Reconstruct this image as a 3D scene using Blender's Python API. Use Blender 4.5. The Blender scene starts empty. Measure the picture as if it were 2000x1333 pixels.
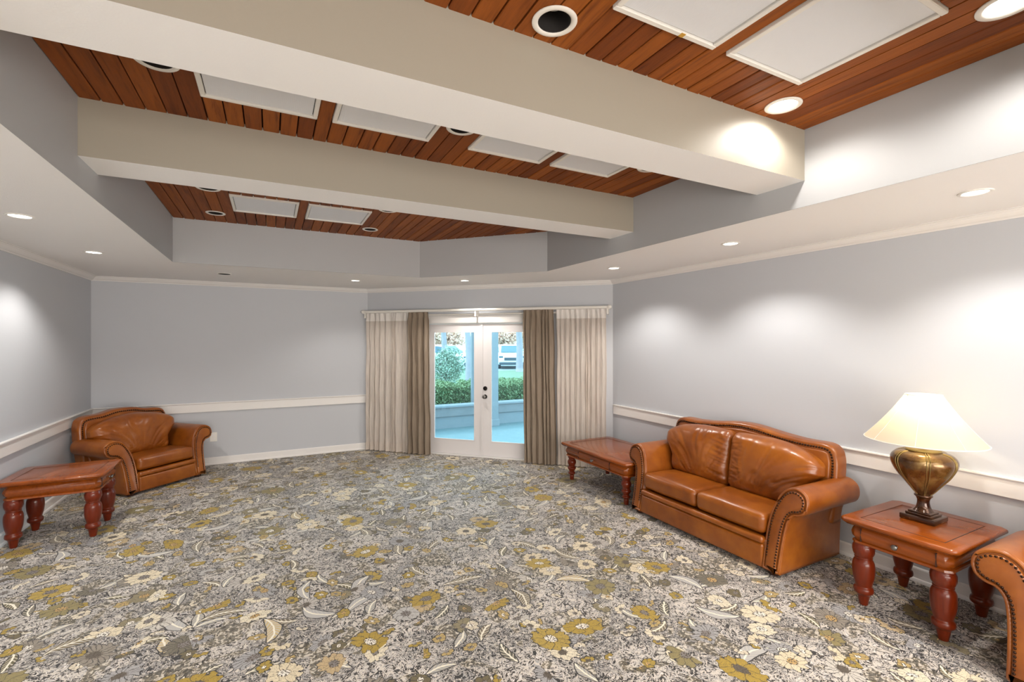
import bpy, bmesh, math, random
from mathutils import Vector, Matrix, noise
R = math.radians
C = bpy.context.scene.collection
scene = bpy.context.scene
random.seed(7)

# ------------------------------------------------------------------ camera
cam_d = bpy.data.cameras.new('camera'); cam = bpy.data.objects.new('camera', cam_d); C.objects.link(cam)
scene.camera = cam
cam.location = (0, 0, 1.7)
cam.rotation_euler = (R(90), 0, R(-27.231))
cam_d.sensor_width = 36.0
cam_d.lens = 916.3 / 2000 * 36
cam_d.shift_y = -(666.5 - 665.95) / 2000
cam_d.clip_start = 0.05; cam_d.clip_end = 300

# ------------------------------------------------------------------ world, sun, exposure
world = bpy.data.worlds.new('world'); scene.world = world; world.use_nodes = True
wn = world.node_tree.nodes; wl = world.node_tree.links
bgn = wn['Background']
sky = wn.new('ShaderNodeTexSky'); sky.sky_type = 'HOSEK_WILKIE'; sky.turbidity = 3.0
sky.sun_direction = Vector((-0.5, 0.35, 0.75)).normalized()
mixw = wn.new('ShaderNodeMixRGB'); mixw.inputs[0].default_value = 0.62
mixw.inputs[2].default_value = (0.58, 0.86, 1.0, 1)
wl.new(sky.outputs[0], mixw.inputs[1]); wl.new(mixw.outputs[0], bgn.inputs[0])
bgn.inputs[1].default_value = 6.0
sun_d = bpy.data.lights.new('sun', 'SUN'); sun_d.energy = 1.6; sun_d.angle = R(3); sun_d.color = (0.93, 0.97, 1.0)
sun = bpy.data.objects.new('sun', sun_d); C.objects.link(sun)
sun.rotation_euler = Vector((0.55, -0.1, -0.75)).to_track_quat('-Z', 'Y').to_euler()

scene.view_settings.view_transform = 'Standard'
scene.view_settings.look = 'None'
scene.view_settings.gamma = 1.0
scene.view_settings.use_curve_mapping = False
scene.view_settings.exposure = 0.5

def area(name, loc, target, sx, sy, power, col):
    d = bpy.data.lights.new(name, 'AREA'); d.shape = 'RECTANGLE'; d.size = sx; d.size_y = sy
    d.energy = power; d.color = col
    o = bpy.data.objects.new(name, d); C.objects.link(o); o.location = loc
    o.rotation_euler = (Vector(target) - Vector(loc)).to_track_quat('-Z', 'Y').to_euler()
    return o
# fill lights added unseen behind the camera, standing in for the lounge's own light
area('rear_fill_light', (1.0, -3.2, 1.05), (1.0, 5.0, 3.0), 4.6, 1.7, 185, (1.0, 0.94, 0.86))
area('rear_overhead_fill', (0.9, -1.4, 2.40), (0.9, -1.4, 0), 3.6, 2.2, 75, (1.0, 0.96, 0.9))

# ------------------------------------------------------------------ node helper
class G:
    def __init__(s, name):
        s.m = bpy.data.materials.new(name); s.m.use_nodes = True
        s.t = s.m.node_tree; s.n = s.t.nodes; s.l = s.t.links
        s.b = s.n['Principled BSDF']
    def put(s, sock, v):
        if hasattr(v, 'is_linked') or isinstance(v, bpy.types.NodeSocket): s.l.new(v, sock)
        elif v is not None:
            sock.default_value = v
    def math(s, op, a, b=None, c=None, clamp=False):
        n = s.n.new('ShaderNodeMath'); n.operation = op; n.use_clamp = clamp
        s.put(n.inputs[0], a)
        if b is not None: s.put(n.inputs[1], b)
        if c is not None: s.put(n.inputs[2], c)
        return n.outputs[0]
    def vm(s, op, a, b=None, out=0):
        n = s.n.new('ShaderNodeVectorMath'); n.operation = op
        s.put(n.inputs[0], a)
        if b is not None: s.put(n.inputs[3] if op == 'SCALE' else n.inputs[1], b)
        return n.outputs[out]
    def mix(s, f, a, b, mode='MIX'):
        n = s.n.new('ShaderNodeMixRGB'); n.blend_type = mode
        s.put(n.inputs[0], f); s.put(n.inputs[1], a); s.put(n.inputs[2], b)
        return n.outputs[0]
    def noise(s, vec, scale, detail=2, rough=.5, dist=0, out=0):
        n = s.n.new('ShaderNodeTexNoise'); s.put(n.inputs['Vector'], vec)
        n.inputs['Scale'].default_value = scale; n.inputs['Detail'].default_value = detail
        n.inputs['Roughness'].default_value = rough; n.inputs['Distortion'].default_value = dist
        return n.outputs[out]
    def ramp(s, f, stops, interp='LINEAR'):
        n = s.n.new('ShaderNodeValToRGB'); n.color_ramp.interpolation = interp
        e = n.color_ramp.elements
        while len(e) < len(stops): e.new(0.5)
        for i, (p, c) in enumerate(stops):
            e[i].position = p; e[i].color = (*c, 1) if len(c) == 3 else c
        s.put(n.inputs[0], f); return n.outputs[0]
    def step(s, a, lo, hi):   # smooth 0..1
        n = s.n.new('ShaderNodeMapRange'); n.interpolation_type = 'SMOOTHSTEP'
        s.put(n.inputs[0], a); n.inputs[1].default_value = lo; n.inputs[2].default_value = hi
        return n.outputs[0]
    def coord(s, which='Object'):
        return s.n.new('ShaderNodeTexCoord').outputs[which]
    def sep(s, v):
        n = s.n.new('ShaderNodeSeparateXYZ'); s.put(n.inputs[0], v); return n.outputs
    def comb(s, x, y, z=0.0):
        n = s.n.new('ShaderNodeCombineXYZ'); s.put(n.inputs[0], x); s.put(n.inputs[1], y); s.put(n.inputs[2], z); return n.outputs[0]
    def bump(s, h, strength=.3, dist=.01):
        n = s.n.new('ShaderNodeBump'); n.inputs['Strength'].default_value = strength
        n.inputs['Distance'].default_value = dist; s.put(n.inputs['Height'], h)
        s.l.new(n.outputs[0], s.b.inputs['Normal'])
    def set(s, col=None, rough=None, metal=None, coat=None, coat_r=None, spec=None):
        if col is not None: s.put(s.b.inputs['Base Color'], (*col, 1) if isinstance(col, tuple) and len(col) == 3 else col)
        if rough is not None: s.put(s.b.inputs['Roughness'], rough)
        if metal is not None: s.b.inputs['Metallic'].default_value = metal
        if coat is not None: s.b.inputs['Coat Weight'].default_value = coat
        if coat_r is not None: s.b.inputs['Coat Roughness'].default_value = coat_r
        if spec is not None: s.b.inputs['Specular IOR Level'].default_value = spec
        return s.m

def paint(name, col, rough=.6, bump=.08, scale=260):
    g = G(name); co = g.coord()
    n = g.noise(co, 1.3, 3)
    g.set(g.mix(g.math('MULTIPLY', n, .10), (*col, 1), tuple(c * .88 for c in col) + (1,)), rough)
    if bump: g.bump(g.noise(co, scale, 3), bump, .002)
    return g.m
M = {}
M['wall'] = paint('wall_paint', (.53, .545, .58), .55)
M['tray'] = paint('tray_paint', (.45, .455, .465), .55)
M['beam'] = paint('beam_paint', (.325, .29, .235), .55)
M['ceil'] = paint('ceiling_paint', (.83, .81, .795), .7, .35, 130)
M['trim'] = paint('trim_paint', (.80, .775, .755), .4, 0)
M['doorw'] = paint('door_paint', (.74, .71, .71), .4, 0)
M['white'] = paint('white_enamel', (.80, .77, .72), .35, 0)

def m_wood(name, base, dark, rough, coat, axis=1, scale=1.0, rnd=True, bump=.15):
    g = G(name); co = g.coord()
    x, y, z = g.sep(co)
    inf = g.n.new('ShaderNodeObjectInfo').outputs['Random']
    off = g.math('MULTIPLY', inf, 37.0) if rnd else 0.0
    vals = [x, y, z]
    sc = [9, 9, 9]; sc[axis] = .8
    v = g.comb(*[g.math('ADD', g.math('MULTIPLY', vals[i], sc[i] * scale), off) for i in range(3)])
    n1 = g.noise(v, 2.2, 5, .6, 1.2)
    sc2 = [60, 60, 60]; sc2[axis] = 3
    v2 = g.comb(*[g.math('ADD', g.math('MULTIPLY', vals[i], sc2[i] * scale), off) for i in range(3)])
    n2 = g.noise(v2, 1.5, 3, .6)
    f = g.math('ADD', g.math('MULTIPLY', n1, .75), g.math('MULTIPLY', n2, .35))
    col = g.ramp(f, [(.30, dark), (.52, base), (.72, tuple(min(1, c * 1.25) for c in base))])
    if rnd:
        col = g.mix(1.0, col, g.ramp(inf, [(0, (.66, .58, .5)), (.5, (1, 1, 1)), (1, (1.25, 1.35, 1.3))]), 'MULTIPLY')
    g.set(col, rough, coat=coat, coat_r=.12)
    if bump: g.bump(n2, bump, .003)
    return g
gp = m_wood('cedar_plank', (.225, .058, .007), (.085, .014, .002), .6, .0, 1, 1, True, .5)
gp.set(spec=.25); M['plank'] = gp.m
M['cherry'] = m_wood('cherry_wood', (.235, .052, .005), (.15, .028, .002), .25, .35, 1, .8, False, .02).m
M['cherry_leg'] = m_wood('cherry_leg_wood', (.125, .014, .002), (.075, .007, .001), .3, .3, 2, .8, False, .03).m
for k_ in ('cherry', 'cherry_leg'):
    M[k_].node_tree.nodes['Principled BSDF'].inputs['Coat Roughness'].default_value = .05
    M[k_].node_tree.nodes['Principled BSDF'].inputs['Specular IOR Level'].default_value = .3
M['groove'] = G('dark_groove').set((.035, .010, .004), .6)
M['cavity'] = G('dark_cavity').set((.012, .009, .008), .8)

# leather
g = G('brown_leather'); co = g.coord()
n1 = g.noise(co, 3.2, 4, .55); n2 = g.noise(co, 14, 3)
col = g.ramp(g.math('ADD', g.math('MULTIPLY', n1, .7), g.math('MULTIPLY', n2, .3)),
             [(.22, (.13, .028, .003)), (.48, (.25, .066, .006)), (.75, (.37, .115, .011))])
g.set(col, .32, coat=.2, coat_r=.2)
g.bump(g.math('ADD', g.math('MULTIPLY', g.noise(co, 160, 2), .25), g.math('MULTIPLY', g.noise(co, 9, 3, .5, .4), 1.6)), .18, .004)
M['leather'] = g.m
M['nail'] = G('bronze_nail').set((.045, .022, .014), .3, .9)
M['bronze'] = None
g = G('lamp_bronze'); co = g.coord(); n = g.noise(co, 7, 5, .6)
g.set(g.ramp(n, [(.32, (.045, .014, .006)), (.50, (.16, .075, .018)), (.68, (.34, .22, .07))]), .26, .55, coat=.6, coat_r=.15)
M['bronze'] = g.m
g = G('lamp_foot_bronze'); co = g.coord(); n = g.noise(co, 12, 5, .6)
g.set(g.ramp(n, [(.35, (.03, .008, .004)), (.6, (.10, .04, .012)), (.8, (.3, .2, .07))]), .22, .5, coat=.6)
M['foot'] = g.m
M['rib'] = G('lamp_gilt_rib').set((.36, .27, .11), .3, .8)
M['iron'] = G('black_iron').set((.02, .018, .018), .35, .8)
M['pewter'] = G('pewter_knob').set((.25, .24, .23), .3, .9)
# diffuser panels (switched off)
g = G('panel_diffuser'); co = g.coord()
x, y, z = g.sep(co)
st = g.math('SINE', g.math('MULTIPLY', x, 700))
g.set((.74, .75, .78), .35); g.bump(st, .15, .001); M['diff'] = g.m

def emis(name, col, s):
    g = G(name); g.b.inputs['Base Color'].default_value = (*col, 1)
    g.b.inputs['Emission Color'].default_value = (*col, 1); g.b.inputs['Emission Strength'].default_value = s
    return g.m
M['lens_on'] = emis('lit_lens', (1, .97, .92), 6)
M['lens_off'] = paint('frosted_lamp_lens', (.62, .60, .54), .4, 0)
M['bulb'] = emis('lamp_bulb', (1, .82, .55), 3)

# lamp shade: translucent fabric
g = G('shade_fabric'); g.n.remove(g.b)
out = g.n['Material Output']
d = g.n.new('ShaderNodeBsdfDiffuse'); d.inputs[0].default_value = (.72, .68, .58, 1)
t = g.n.new('ShaderNodeBsdfTranslucent'); t.inputs[0].default_value = (.85, .76, .55, 1)
mx = g.n.new('ShaderNodeMixShader'); mx.inputs[0].default_value = .5
g.l.new(d.outputs[0], mx.inputs[1]); g.l.new(t.outputs[0], mx.inputs[2]); g.l.new(mx.outputs[0], out.inputs[0])
M['shade'] = g.m

def fabric(name, col, transp, transl):
    g = G(name); g.n.remove(g.b); out = g.n['Material Output']
    co = g.coord('UV'); x, y, z = g.sep(co)
    thr = g.math('ADD', g.math('MULTIPLY', g.noise(g.comb(g.math('MULTIPLY', x, 60), g.math('MULTIPLY', y, 1.5)), 3, 3), .5), .75)
    c = g.mix(1.0, (*col, 1), thr, 'MULTIPLY')
    d = g.n.new('ShaderNodeBsdfDiffuse'); g.l.new(c, d.inputs[0])
    t = g.n.new('ShaderNodeBsdfTranslucent'); g.l.new(c, t.inputs[0])
    a = g.n.new('ShaderNodeMixShader'); a.inputs[0].default_value = transl
    g.l.new(d.outputs[0], a.inputs[1]); g.l.new(t.outputs[0], a.inputs[2])
    if transp > 0:
        tr = g.n.new('ShaderNodeBsdfTransparent')
        b = g.n.new('ShaderNodeMixShader'); b.inputs[0].default_value = transp
        g.l.new(a.outputs[0], b.inputs[1]); g.l.new(tr.outputs[0], b.inputs[2]); g.l.new(b.outputs[0], out.inputs[0])
    else: g.l.new(a.outputs[0], out.inputs[0])
    return g.m
M['sheer'] = fabric('sheer_voile', (.82, .74, .665), .18, .3)
M['sheer_band'] = fabric('sheer_header', (.88, .84, .80), 0, .2)
M['drape'] = fabric('taupe_drape', (.32, .255, .195), 0, .1)

g = G('window_glass'); g.n.remove(g.b); out = g.n['Material Output']
tr = g.n.new('ShaderNodeBsdfTransparent'); tr.inputs[0].default_value = (.86, .97, 1, 1)
gl = g.n.new('ShaderNodeBsdfGlossy'); gl.inputs['Roughness'].default_value = .03; gl.inputs[0].default_value = (.9, .95, 1, 1)
fr = g.n.new('ShaderNodeFresnel'); fr.inputs[0].default_value = 1.45
mx = g.n.new('ShaderNodeMixShader'); g.l.new(fr.outputs[0], mx.inputs[0]); g.l.new(tr.outputs[0], mx.inputs[1]); g.l.new(gl.outputs[0], mx.inputs[2])
g.l.new(mx.outputs[0], out.inputs[0]); M['glass'] = g.m

# ------------------------------------------------------------------ carpet
def carpet():
    g = G('floral_carpet'); co = g.coord()
    x, y, z = g.sep(co)
    P0 = g.comb(x, y, 0.0)
    wob = g.vm('SCALE', g.vm('SUBTRACT', g.noise(P0, 9, 2, out=1), (.5, .5, .5)), .035)
    P = g.vm('ADD', P0, wob)
    black = (.018, .016, .016, 1); cream = (.62, .565, .50, 1); grey = (.33, .32, .32, 1); taupe = (.19, .15, .11, 1); white = (.70, .66, .63, 1)
    # ground : small broken scrolls
    big = g.noise(P0, 2.6, 3)
    n1 = g.noise(P, 8.5, 2.5, .6, 2.0)
    fr = g.math('FRACT', g.math('MULTIPLY', n1, 6.0))
    c1 = g.ramp(fr, [(.0, black), (.31, cream), (.55, grey), (.68, black), (.74, white), (.92, taupe)], 'CONSTANT')
    c2 = g.ramp(fr, [(.0, black), (.35, grey), (.55, cream), (.68, black), (.82, (.30, .29, .29)), (.95, cream)], 'CONSTANT')
    col = g.mix(g.step(big, .46, .54), c1, c2)
    nb = g.noise(P, 25, 2.5, .6, 1.2)
    col = g.mix(g.math('LESS_THAN', nb, .405), col, black)
    col = g.mix(g.math('GREATER_THAN', nb, .61), col, cream)
    n2 = g.noise(P, 17, 1, .5, 2.2)
    line = g.math('LESS_THAN', g.math('ABSOLUTE', g.math('SUBTRACT', n2, .5)), .022)
    lined = g.math('LESS_THAN', g.math('ABSOLUTE', g.math('SUBTRACT', n2, .5)), .045)
    col = g.mix(g.math('MULTIPLY', lined, g.step(big, .42, .55)), col, black)
    col = g.mix(line, col, cream)
    n3 = g.noise(P, 4.2, 2, .5, .8)
    pg = g.step(n3, .56, .58)      # patches of darker olive brown ground
    n4 = g.noise(P, 48, 1, .5, 1)
    dk = g.ramp(n4, [(0, (.045, .038, .022)), (.47, (.16, .125, .07)), (.56, (.60, .54, .45))], 'CONSTANT')
    col = g.mix(g.math('MULTIPLY', pg, .8), col, dk)

    def cells(scale, off, rnd=1.0):
        v = g.n.new('ShaderNodeTexVoronoi'); v.voronoi_dimensions = '2D'; v.inputs['Scale'].default_value = scale
        v.inputs['Randomness'].default_value = rnd
        pp = g.vm('ADD', P0, off); g.l.new(pp, v.inputs['Vector'])
        d = g.vm('SUBTRACT', g.vm('ADD', P, off), v.outputs['Position'])
        r, gg, b = g.sep(v.outputs['Color'])
        return d, r, gg, b
    def rot(d, ang):
        dx, dy, _ = g.sep(d); c = g.math('COSINE', ang); s_ = g.math('SINE', ang)
        u = g.math('ADD', g.math('MULTIPLY', dx, c), g.math('MULTIPLY', dy, s_))
        v = g.math('SUBTRACT', g.math('MULTIPLY', dy, c), g.math('MULTIPLY', dx, s_))
        return u, v
    def leaf(col, scale, off, L, W, present, stops, veincol):
        d, a, b, c = cells(scale, off)
        u, v = rot(d, g.math('MULTIPLY', a, 6.283))
        v = g.math('ADD', v, g.math('MULTIPLY', g.math('MULTIPLY', u, u), 2.5))   # curved
        un = g.math('DIVIDE', u, L)
        w = g.math('MULTIPLY', g.math('SUBTRACT', 1.0, g.math('MULTIPLY', un, un)), W)
        av = g.math('ABSOLUTE', v)
        on = g.math('LESS_THAN', b, present)
        inside = g.math('MULTIPLY', g.math('LESS_THAN', av, w), on)
        edge = g.math('MULTIPLY', g.math('LESS_THAN', av, g.math('ADD', w, .006)), on)
        stripes = g.math('GREATER_THAN', g.math('SINE', g.math('MULTIPLY', g.math('SUBTRACT', u, g.math('MULTIPLY', av, 1.2)), 230)), .45)
        vein = g.math('LESS_THAN', av, .005)
        lc = g.mix(stripes, g.ramp(c, stops, 'CONSTANT'), veincol)
        lc = g.mix(vein, lc, (.80, .75, .62, 1))
        col = g.mix(edge, col, black)
        return g.mix(inside, col, lc)
    def flower(col, scale, off, R0, dR, present, stops, petals, lw=.16, fan=.5):
        d, a, b, c = cells(scale, off)
        u, v = rot(d, g.math('MULTIPLY', b, 27.0))
        v = g.math('DIVIDE', v, g.math('ADD', .62, g.math('MULTIPLY', a, .38)))
        d = g.comb(u, v, 0.0); dx, dy = u, v
        r = g.vm('LENGTH', d, out=1)
        th = g.math('ARCTAN2', dy, dx)
        Rr = g.math('ADD', R0, g.math('MULTIPLY', c, dR))
        nz2 = g.noise(P0, 14, 2)
        w = g.math('ABSOLUTE', g.math('COSINE', g.math('MULTIPLY', g.math('ADD', th, g.math('MULTIPLY', nz2, 1.1)), petals / 2)))
        nz = g.math('MULTIPLY', g.math('SUBTRACT', g.noise(P0, 30, 2), .5), .9)
        bound = g.math('MULTIPLY', Rr, g.math('ADD', g.math('ADD', .80, nz), g.math('MULTIPLY', w, .16)))
        on = g.math('LESS_THAN', b, present)
        isfan = g.math('LESS_THAN', c, fan)
        keep = g.math('MAXIMUM', g.math('GREATER_THAN', dy, g.math('MULTIPLY', Rr, -.18)), g.math('SUBTRACT', 1.0, isfan))
        on = g.math('MULTIPLY', on, keep)
        inside = g.math('MULTIPLY', g.math('LESS_THAN', r, bound), on)
        edge = g.math('MULTIPLY', g.math('LESS_THAN', r, g.math('ADD', bound, .006)), on)
        rn = g.math('DIVIDE', r, Rr)
        fc = g.ramp(a, stops, 'CONSTANT')
        fc = g.mix(g.math('MULTIPLY', g.math('LESS_THAN', w, lw), g.math('GREATER_THAN', rn, .30)), fc, g.mix(.82, fc, black))
        pat = g.noise(P, 60, 1, .5, 1.5)
        fc = g.mix(g.math('MULTIPLY', g.math('LESS_THAN', g.math('ABSOLUTE', g.math('SUBTRACT', pat, .5)), .02), .65), fc, (.05, .04, .02, 1))
        fc = g.mix(g.math('LESS_THAN', rn, .30), fc, g.ramp(b, [(0, (.20, .18, .17)), (.18, (.78, .74, .66)), (.32, (.50, .32, .11)), (.42, (.10, .08, .06))], 'CONSTANT'))
        speck = g.math('GREATER_THAN', g.noise(P0, 110, 0), .55)
        fc = g.mix(g.math('MULTIPLY', g.math('LESS_THAN', rn, .38), speck), fc, (.07, .05, .03, 1))
        col = g.mix(edge, col, black)
        return g.mix(inside, col, fc)
    olive = [(0, (.105, .085, .035)), (.35, (.15, .115, .075)), (.6, (.33, .32, .31)), (.85, (.07, .065, .045))]
    col = leaf(col, 3.6, (3.1, 1.7, 0), .085, .027, .62, olive, (.50, .45, .35, 1))
    col = leaf(col, 2.7, (7.3, 9.2, 0), .13, .040, .42, [(0, (.42, .41, .40)), (.5, (.18, .14, .07)), (.8, (.52, .40, .2))], (.50, .47, .43, 1))
    col = flower(col, 3.1, (8.8, 3.3, 0), .075, .045, .62, [(0, (.36, .35, .35)), (.3, (.60, .56, .50)), (.55, (.27, .235, .19)), (.75, (.50, .46, .42)), (.9, (.16, .14, .10))], 16, .28, .6)
    col = flower(col, 6.6, (1.3, 4.4, 0), .034, .022, .46, [(0, (.46, .33, .12)), (.25, (.38, .26, .03)), (.62, (.68, .60, .46)), (.8, (.14, .11, .05))], 6)
    col = flower(col, 3.4, (5.7, 2.1, 0), .060, .04, .46, [(0, (.74, .66, .50)), (.35, (.50, .37, .20)), (.55, (.70, .60, .42)), (.75, (.24, .20, .11)), (.88, (.46, .44, .42))], 9, .10)
    col = flower(col, 2.5, (0.35, 6.6, 0), .085, .045, .54, [(0, (.39, .26, .025)), (.38, (.42, .29, .045)), (.62, (.74, .64, .46)), (.85, (.26, .21, .08))], 8, .12, .35)
    # yarn speckle
    sp = g.noise(P0, 420, 1)
    col = g.mix(1.0, col, g.ramp(sp, [(.3, (.80,) * 3), (.7, (1.12,) * 3)]), 'MULTIPLY')
    g.set(col, .72, spec=.5)
    g.b.inputs['Sheen Weight'].default_value = .12
    g.bump(g.noise(P0, 300, 2), .5, .004)
    return g.m
M['carpet'] = carpet()

# ------------------------------------------------------------------ mesh helpers
def link(o, parent=None):
    C.objects.link(o)
    if parent: o.parent = parent
    return o
def mk(name, V, F, mat, parent=None, smooth=False, uv=None, sharp=None):
    me = bpy.data.meshes.new(name); me.from_pydata([tuple(v) for v in V], [], F)
    me.materials.append(mat)
    if smooth: me.polygons.foreach_set('use_smooth', [True] * len(me.polygons))
    if uv:
        l = me.uv_layers.new(name='uv')
        for lp in me.loops: l.data[lp.index].uv = uv[lp.vertex_index]
    if sharp:
        try: me.set_sharp_from_angle(angle=R(sharp))
        except Exception: pass
    me.update()
    return link(bpy.data.objects.new(name, me), parent)
def fixn(o):
    bm = bmesh.new(); bm.from_mesh(o.data); bmesh.ops.recalc_face_normals(bm, faces=bm.faces); bm.to_mesh(o.data); bm.free(); return o
class MB:
    def __init__(s): s.V = []; s.F = []
    def add(s, V, F):
        n = len(s.V); s.V += [tuple(v) for v in V]; s.F += [[i + n for i in f] for f in F]; return s
    def box(s, x0, x1, y0, y1, z0, z1):
        V = [(x, y, z) for x in (x0, x1) for y in (y0, y1) for z in (z0, z1)]
        return s.add(V, [(0, 1, 3, 2), (4, 6, 7, 5), (0, 4, 5, 1), (2, 3, 7, 6), (0, 2, 6, 4), (1, 5, 7, 3)])
    def obj(s, name, mat, parent=None, smooth=False, sharp=None):
        return mk(name, s.V, s.F, mat, parent, smooth, sharp=sharp)
def struct(o): o['kind'] = 'structure'; return o
def tag(o, label, cat, group=None):
    o['label'] = label; o['category'] = cat
    if group: o['group'] = group
    return o
def empty(name, loc=(0, 0, 0), rz=0, label=None, cat=None, group=None):
    o = bpy.data.objects.new(name, None); o.empty_display_size = .1
    C.objects.link(o); o.location = loc; o.rotation_euler = (0, 0, rz)
    if label: tag(o, label, cat, group)
    return o
def copy_tree(o, parent=None):
    c = o.copy(); C.objects.link(c)
    if parent: c.parent = parent
    for ch in [x for x in C.objects if x.parent == o]: copy_tree(ch, c)
    return c
def prism(pts, z0, z1):          # polygon footprint extruded
    n = len(pts)
    V = [(x, y, z0) for x, y in pts] + [(x, y, z1) for x, y in pts]
    F = [list(range(n))[::-1], [i + n for i in range(n)]] + [(i, (i + 1) % n, (i + 1) % n + n, i + n) for i in range(n)]
    return V, F
def bevelbox(x0, x1, y0, y1, z0, z1, b=.004, seg=2):
    bm = bmesh.new(); bmesh.ops.create_cube(bm, size=1)
    for v in bm.verts: v.co = Vector(((x0 + x1) / 2 + v.co.x * (x1 - x0), (y0 + y1) / 2 + v.co.y * (y1 - y0), (z0 + z1) / 2 + v.co.z * (z1 - z0)))
    bmesh.ops.bevel(bm, geom=bm.edges[:], offset=b, segments=seg, affect='EDGES', profile=.5)
    bm.verts.index_update()
    V = [tuple(v.co) for v in bm.verts]; F = [[v.index for v in f.verts] for f in bm.faces]; bm.free()
    return V, F
def lathe(prof, seg=32, sq=0.0, rib=None):
    V = []; F = []
    for r, z in prof:
        for k in range(seg):
            a = 2 * math.pi * k / seg
            rr = r * (1 if not rib else rib(a, r, z))
            V.append((rr * math.cos(a), rr * math.sin(a), z))
    n = len(prof)
    for i in range(n - 1):
        for k in range(seg):
            a = i * seg + k; b = i * seg + (k + 1) % seg
            F.append((a, b, b + seg, a + seg))
    F.append(list(range(seg))[::-1]); F.append([(n - 1) * seg + k for k in range(seg)])
    return V, F
def smooth_prof(pts, sub=6):      # catmull-rom through points (any dimension)
    out = []
    P = [pts[0]] + list(pts) + [pts[-1]]
    for i in range(1, len(P) - 2):
        p0, p1, p2, p3 = P[i - 1], P[i], P[i + 1], P[i + 2]
        for k in range(sub):
            t = k / sub
            out.append(tuple(.5 * ((2 * b) + (c - a) * t + (2 * a - 5 * b + 4 * c - d) * t * t + (-a + 3 * b - 3 * c + d) * t ** 3) for a, b, c, d in zip(p0, p1, p2, p3)))
    out.append(tuple(pts[-1])); return out
def tube(path, r, seg=8, closed=False):
    V = []; F = []; n = len(path); P = [Vector(p) for p in path]
    up = Vector((0, 0, 1))
    for i, p in enumerate(P):
        t = (P[(i + 1) % n] - P[i - 1]) if closed else (P[min(i + 1, n - 1)] - P[max(i - 1, 0)])
        t.normalize()
        u = up if abs(t.dot(up)) < .9 else Vector((1, 0, 0))
        a = t.cross(u).normalized(); b = t.cross(a).normalized()
        rr = r(i / (n - 1)) if callable(r) else r
        for k in range(seg):
            an = 2 * math.pi * k / seg
            V.append(p + a * math.cos(an) * rr + b * math.sin(an) * rr)
    m = n if closed else n - 1
    for i in range(m):
        for k in range(seg):
            a = i * seg + k; b = i * seg + (k + 1) % seg; j = ((i + 1) % n) * seg
            F.append((a, b, j + (k + 1) % seg, j + k))
    if not closed: F.append(list(range(seg))); F.append([(n - 1) * seg + k for k in range(seg)][::-1])
    return V, F
def sphere(c, r, seg=8, ring=5, sc=(1, 1, 1)):
    V = []; F = []
    for i in range(ring + 1):
        t = math.pi * i / ring
        for k in range(seg):
            a = 2 * math.pi * k / seg
            V.append((c[0] + r * sc[0] * math.sin(t) * math.cos(a), c[1] + r * sc[1] * math.sin(t) * math.sin(a), c[2] + r * sc[2] * math.cos(t)))
    for i in range(ring):
        for k in range(seg):
            a = i * seg + k; b = i * seg + (k + 1) % seg
            F.append((a, b, b + seg, a + seg))
    return V, F
def rbox(hx, hy, hz, r, N=14, puff=(0, 0, 0), wr=None):
    """rounded puffed box centred at origin; puff bulges each face pair"""
    def grid(h):
        core = max(h - r, 1e-4)
        a = [core + r * math.tan(math.pi / 4 * k / 4) for k in range(5)]
        m = [-core + 2 * core * k / N for k in range(1, N)]
        return [-v for v in a[::-1]] + m + a
    gx, gy, gz = grid(hx), grid(hy), grid(hz)
    idx = {}; V = []; F = []
    def vid(p):
        k = tuple(round(c, 6) for c in p)
        if k not in idx:
            q = Vector(p); c = Vector((max(-hx + r, min(hx - r, q.x)), max(-hy + r, min(hy - r, q.y)), max(-hz + r, min(hz - r, q.z))))
            d = q - c
            if d.length > 1e-9: q = c + d.normalized() * r
            sx, sy, sz = q.x / hx, q.y / hy, q.z / hz
            f = lambda s: max(0, 1 - s * s)
            nx = puff[0] * f(sy) ** .7 * f(sz) ** .7 * sx
            ny = puff[1] * f(sx) ** .7 * f(sz) ** .7 * sy
            nz = puff[2] * f(sx) ** .7 * f(sy) ** .7 * sz
            q = q + Vector((nx, ny, nz))
            if wr: q = wr(q, (sx, sy, sz))
            idx[k] = len(V); V.append(tuple(q))
        return idx[k]
    def face(A, B, fn, flip):
        for i in range(len(A) - 1):
            for j in range(len(B) - 1):
                f = [vid(fn(A[i], B[j])), vid(fn(A[i + 1], B[j])), vid(fn(A[i + 1], B[j + 1])), vid(fn(A[i], B[j + 1]))]
                F.append(f[::-1] if flip else f)
    face(gx, gy, lambda a, b: (a, b, hz), False); face(gx, gy, lambda a, b: (a, b, -hz), True)
    face(gy, gz, lambda a, b: (hx, a, b), False); face(gy, gz, lambda a, b: (-hx, a, b), True)
    face(gx, gz, lambda a, b: (a, -hy, b), False); face(gx, gz, lambda a, b: (a, hy, b), True)
    return V, F
def xf(VF, T): return [tuple(T @ Vector(v)) for v in VF[0]], VF[1]
def offset2(poly, d):            # inward offset of a CCW polygon by vertex normals
    n = len(poly); out = []
    for i in range(n):
        a = Vector(poly[i - 1]); b = Vector(poly[i]); c = Vector(poly[(i + 1) % n])
        e1 = (b - a); e2 = (c - b)
        if e1.length < 1e-7 or e2.length < 1e-7: out.append(tuple(b)); continue
        e1.normalize(); e2.normalize()
        n1 = Vector((-e1.y, e1.x)); n2 = Vector((-e2.y, e2.x)); m = (n1 + n2)
        if m.length < 1e-6: m = n1
        m.normalize(); k = max(.45, m.dot(n1))
        out.append(tuple(b + m * d / k))
    return out
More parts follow.
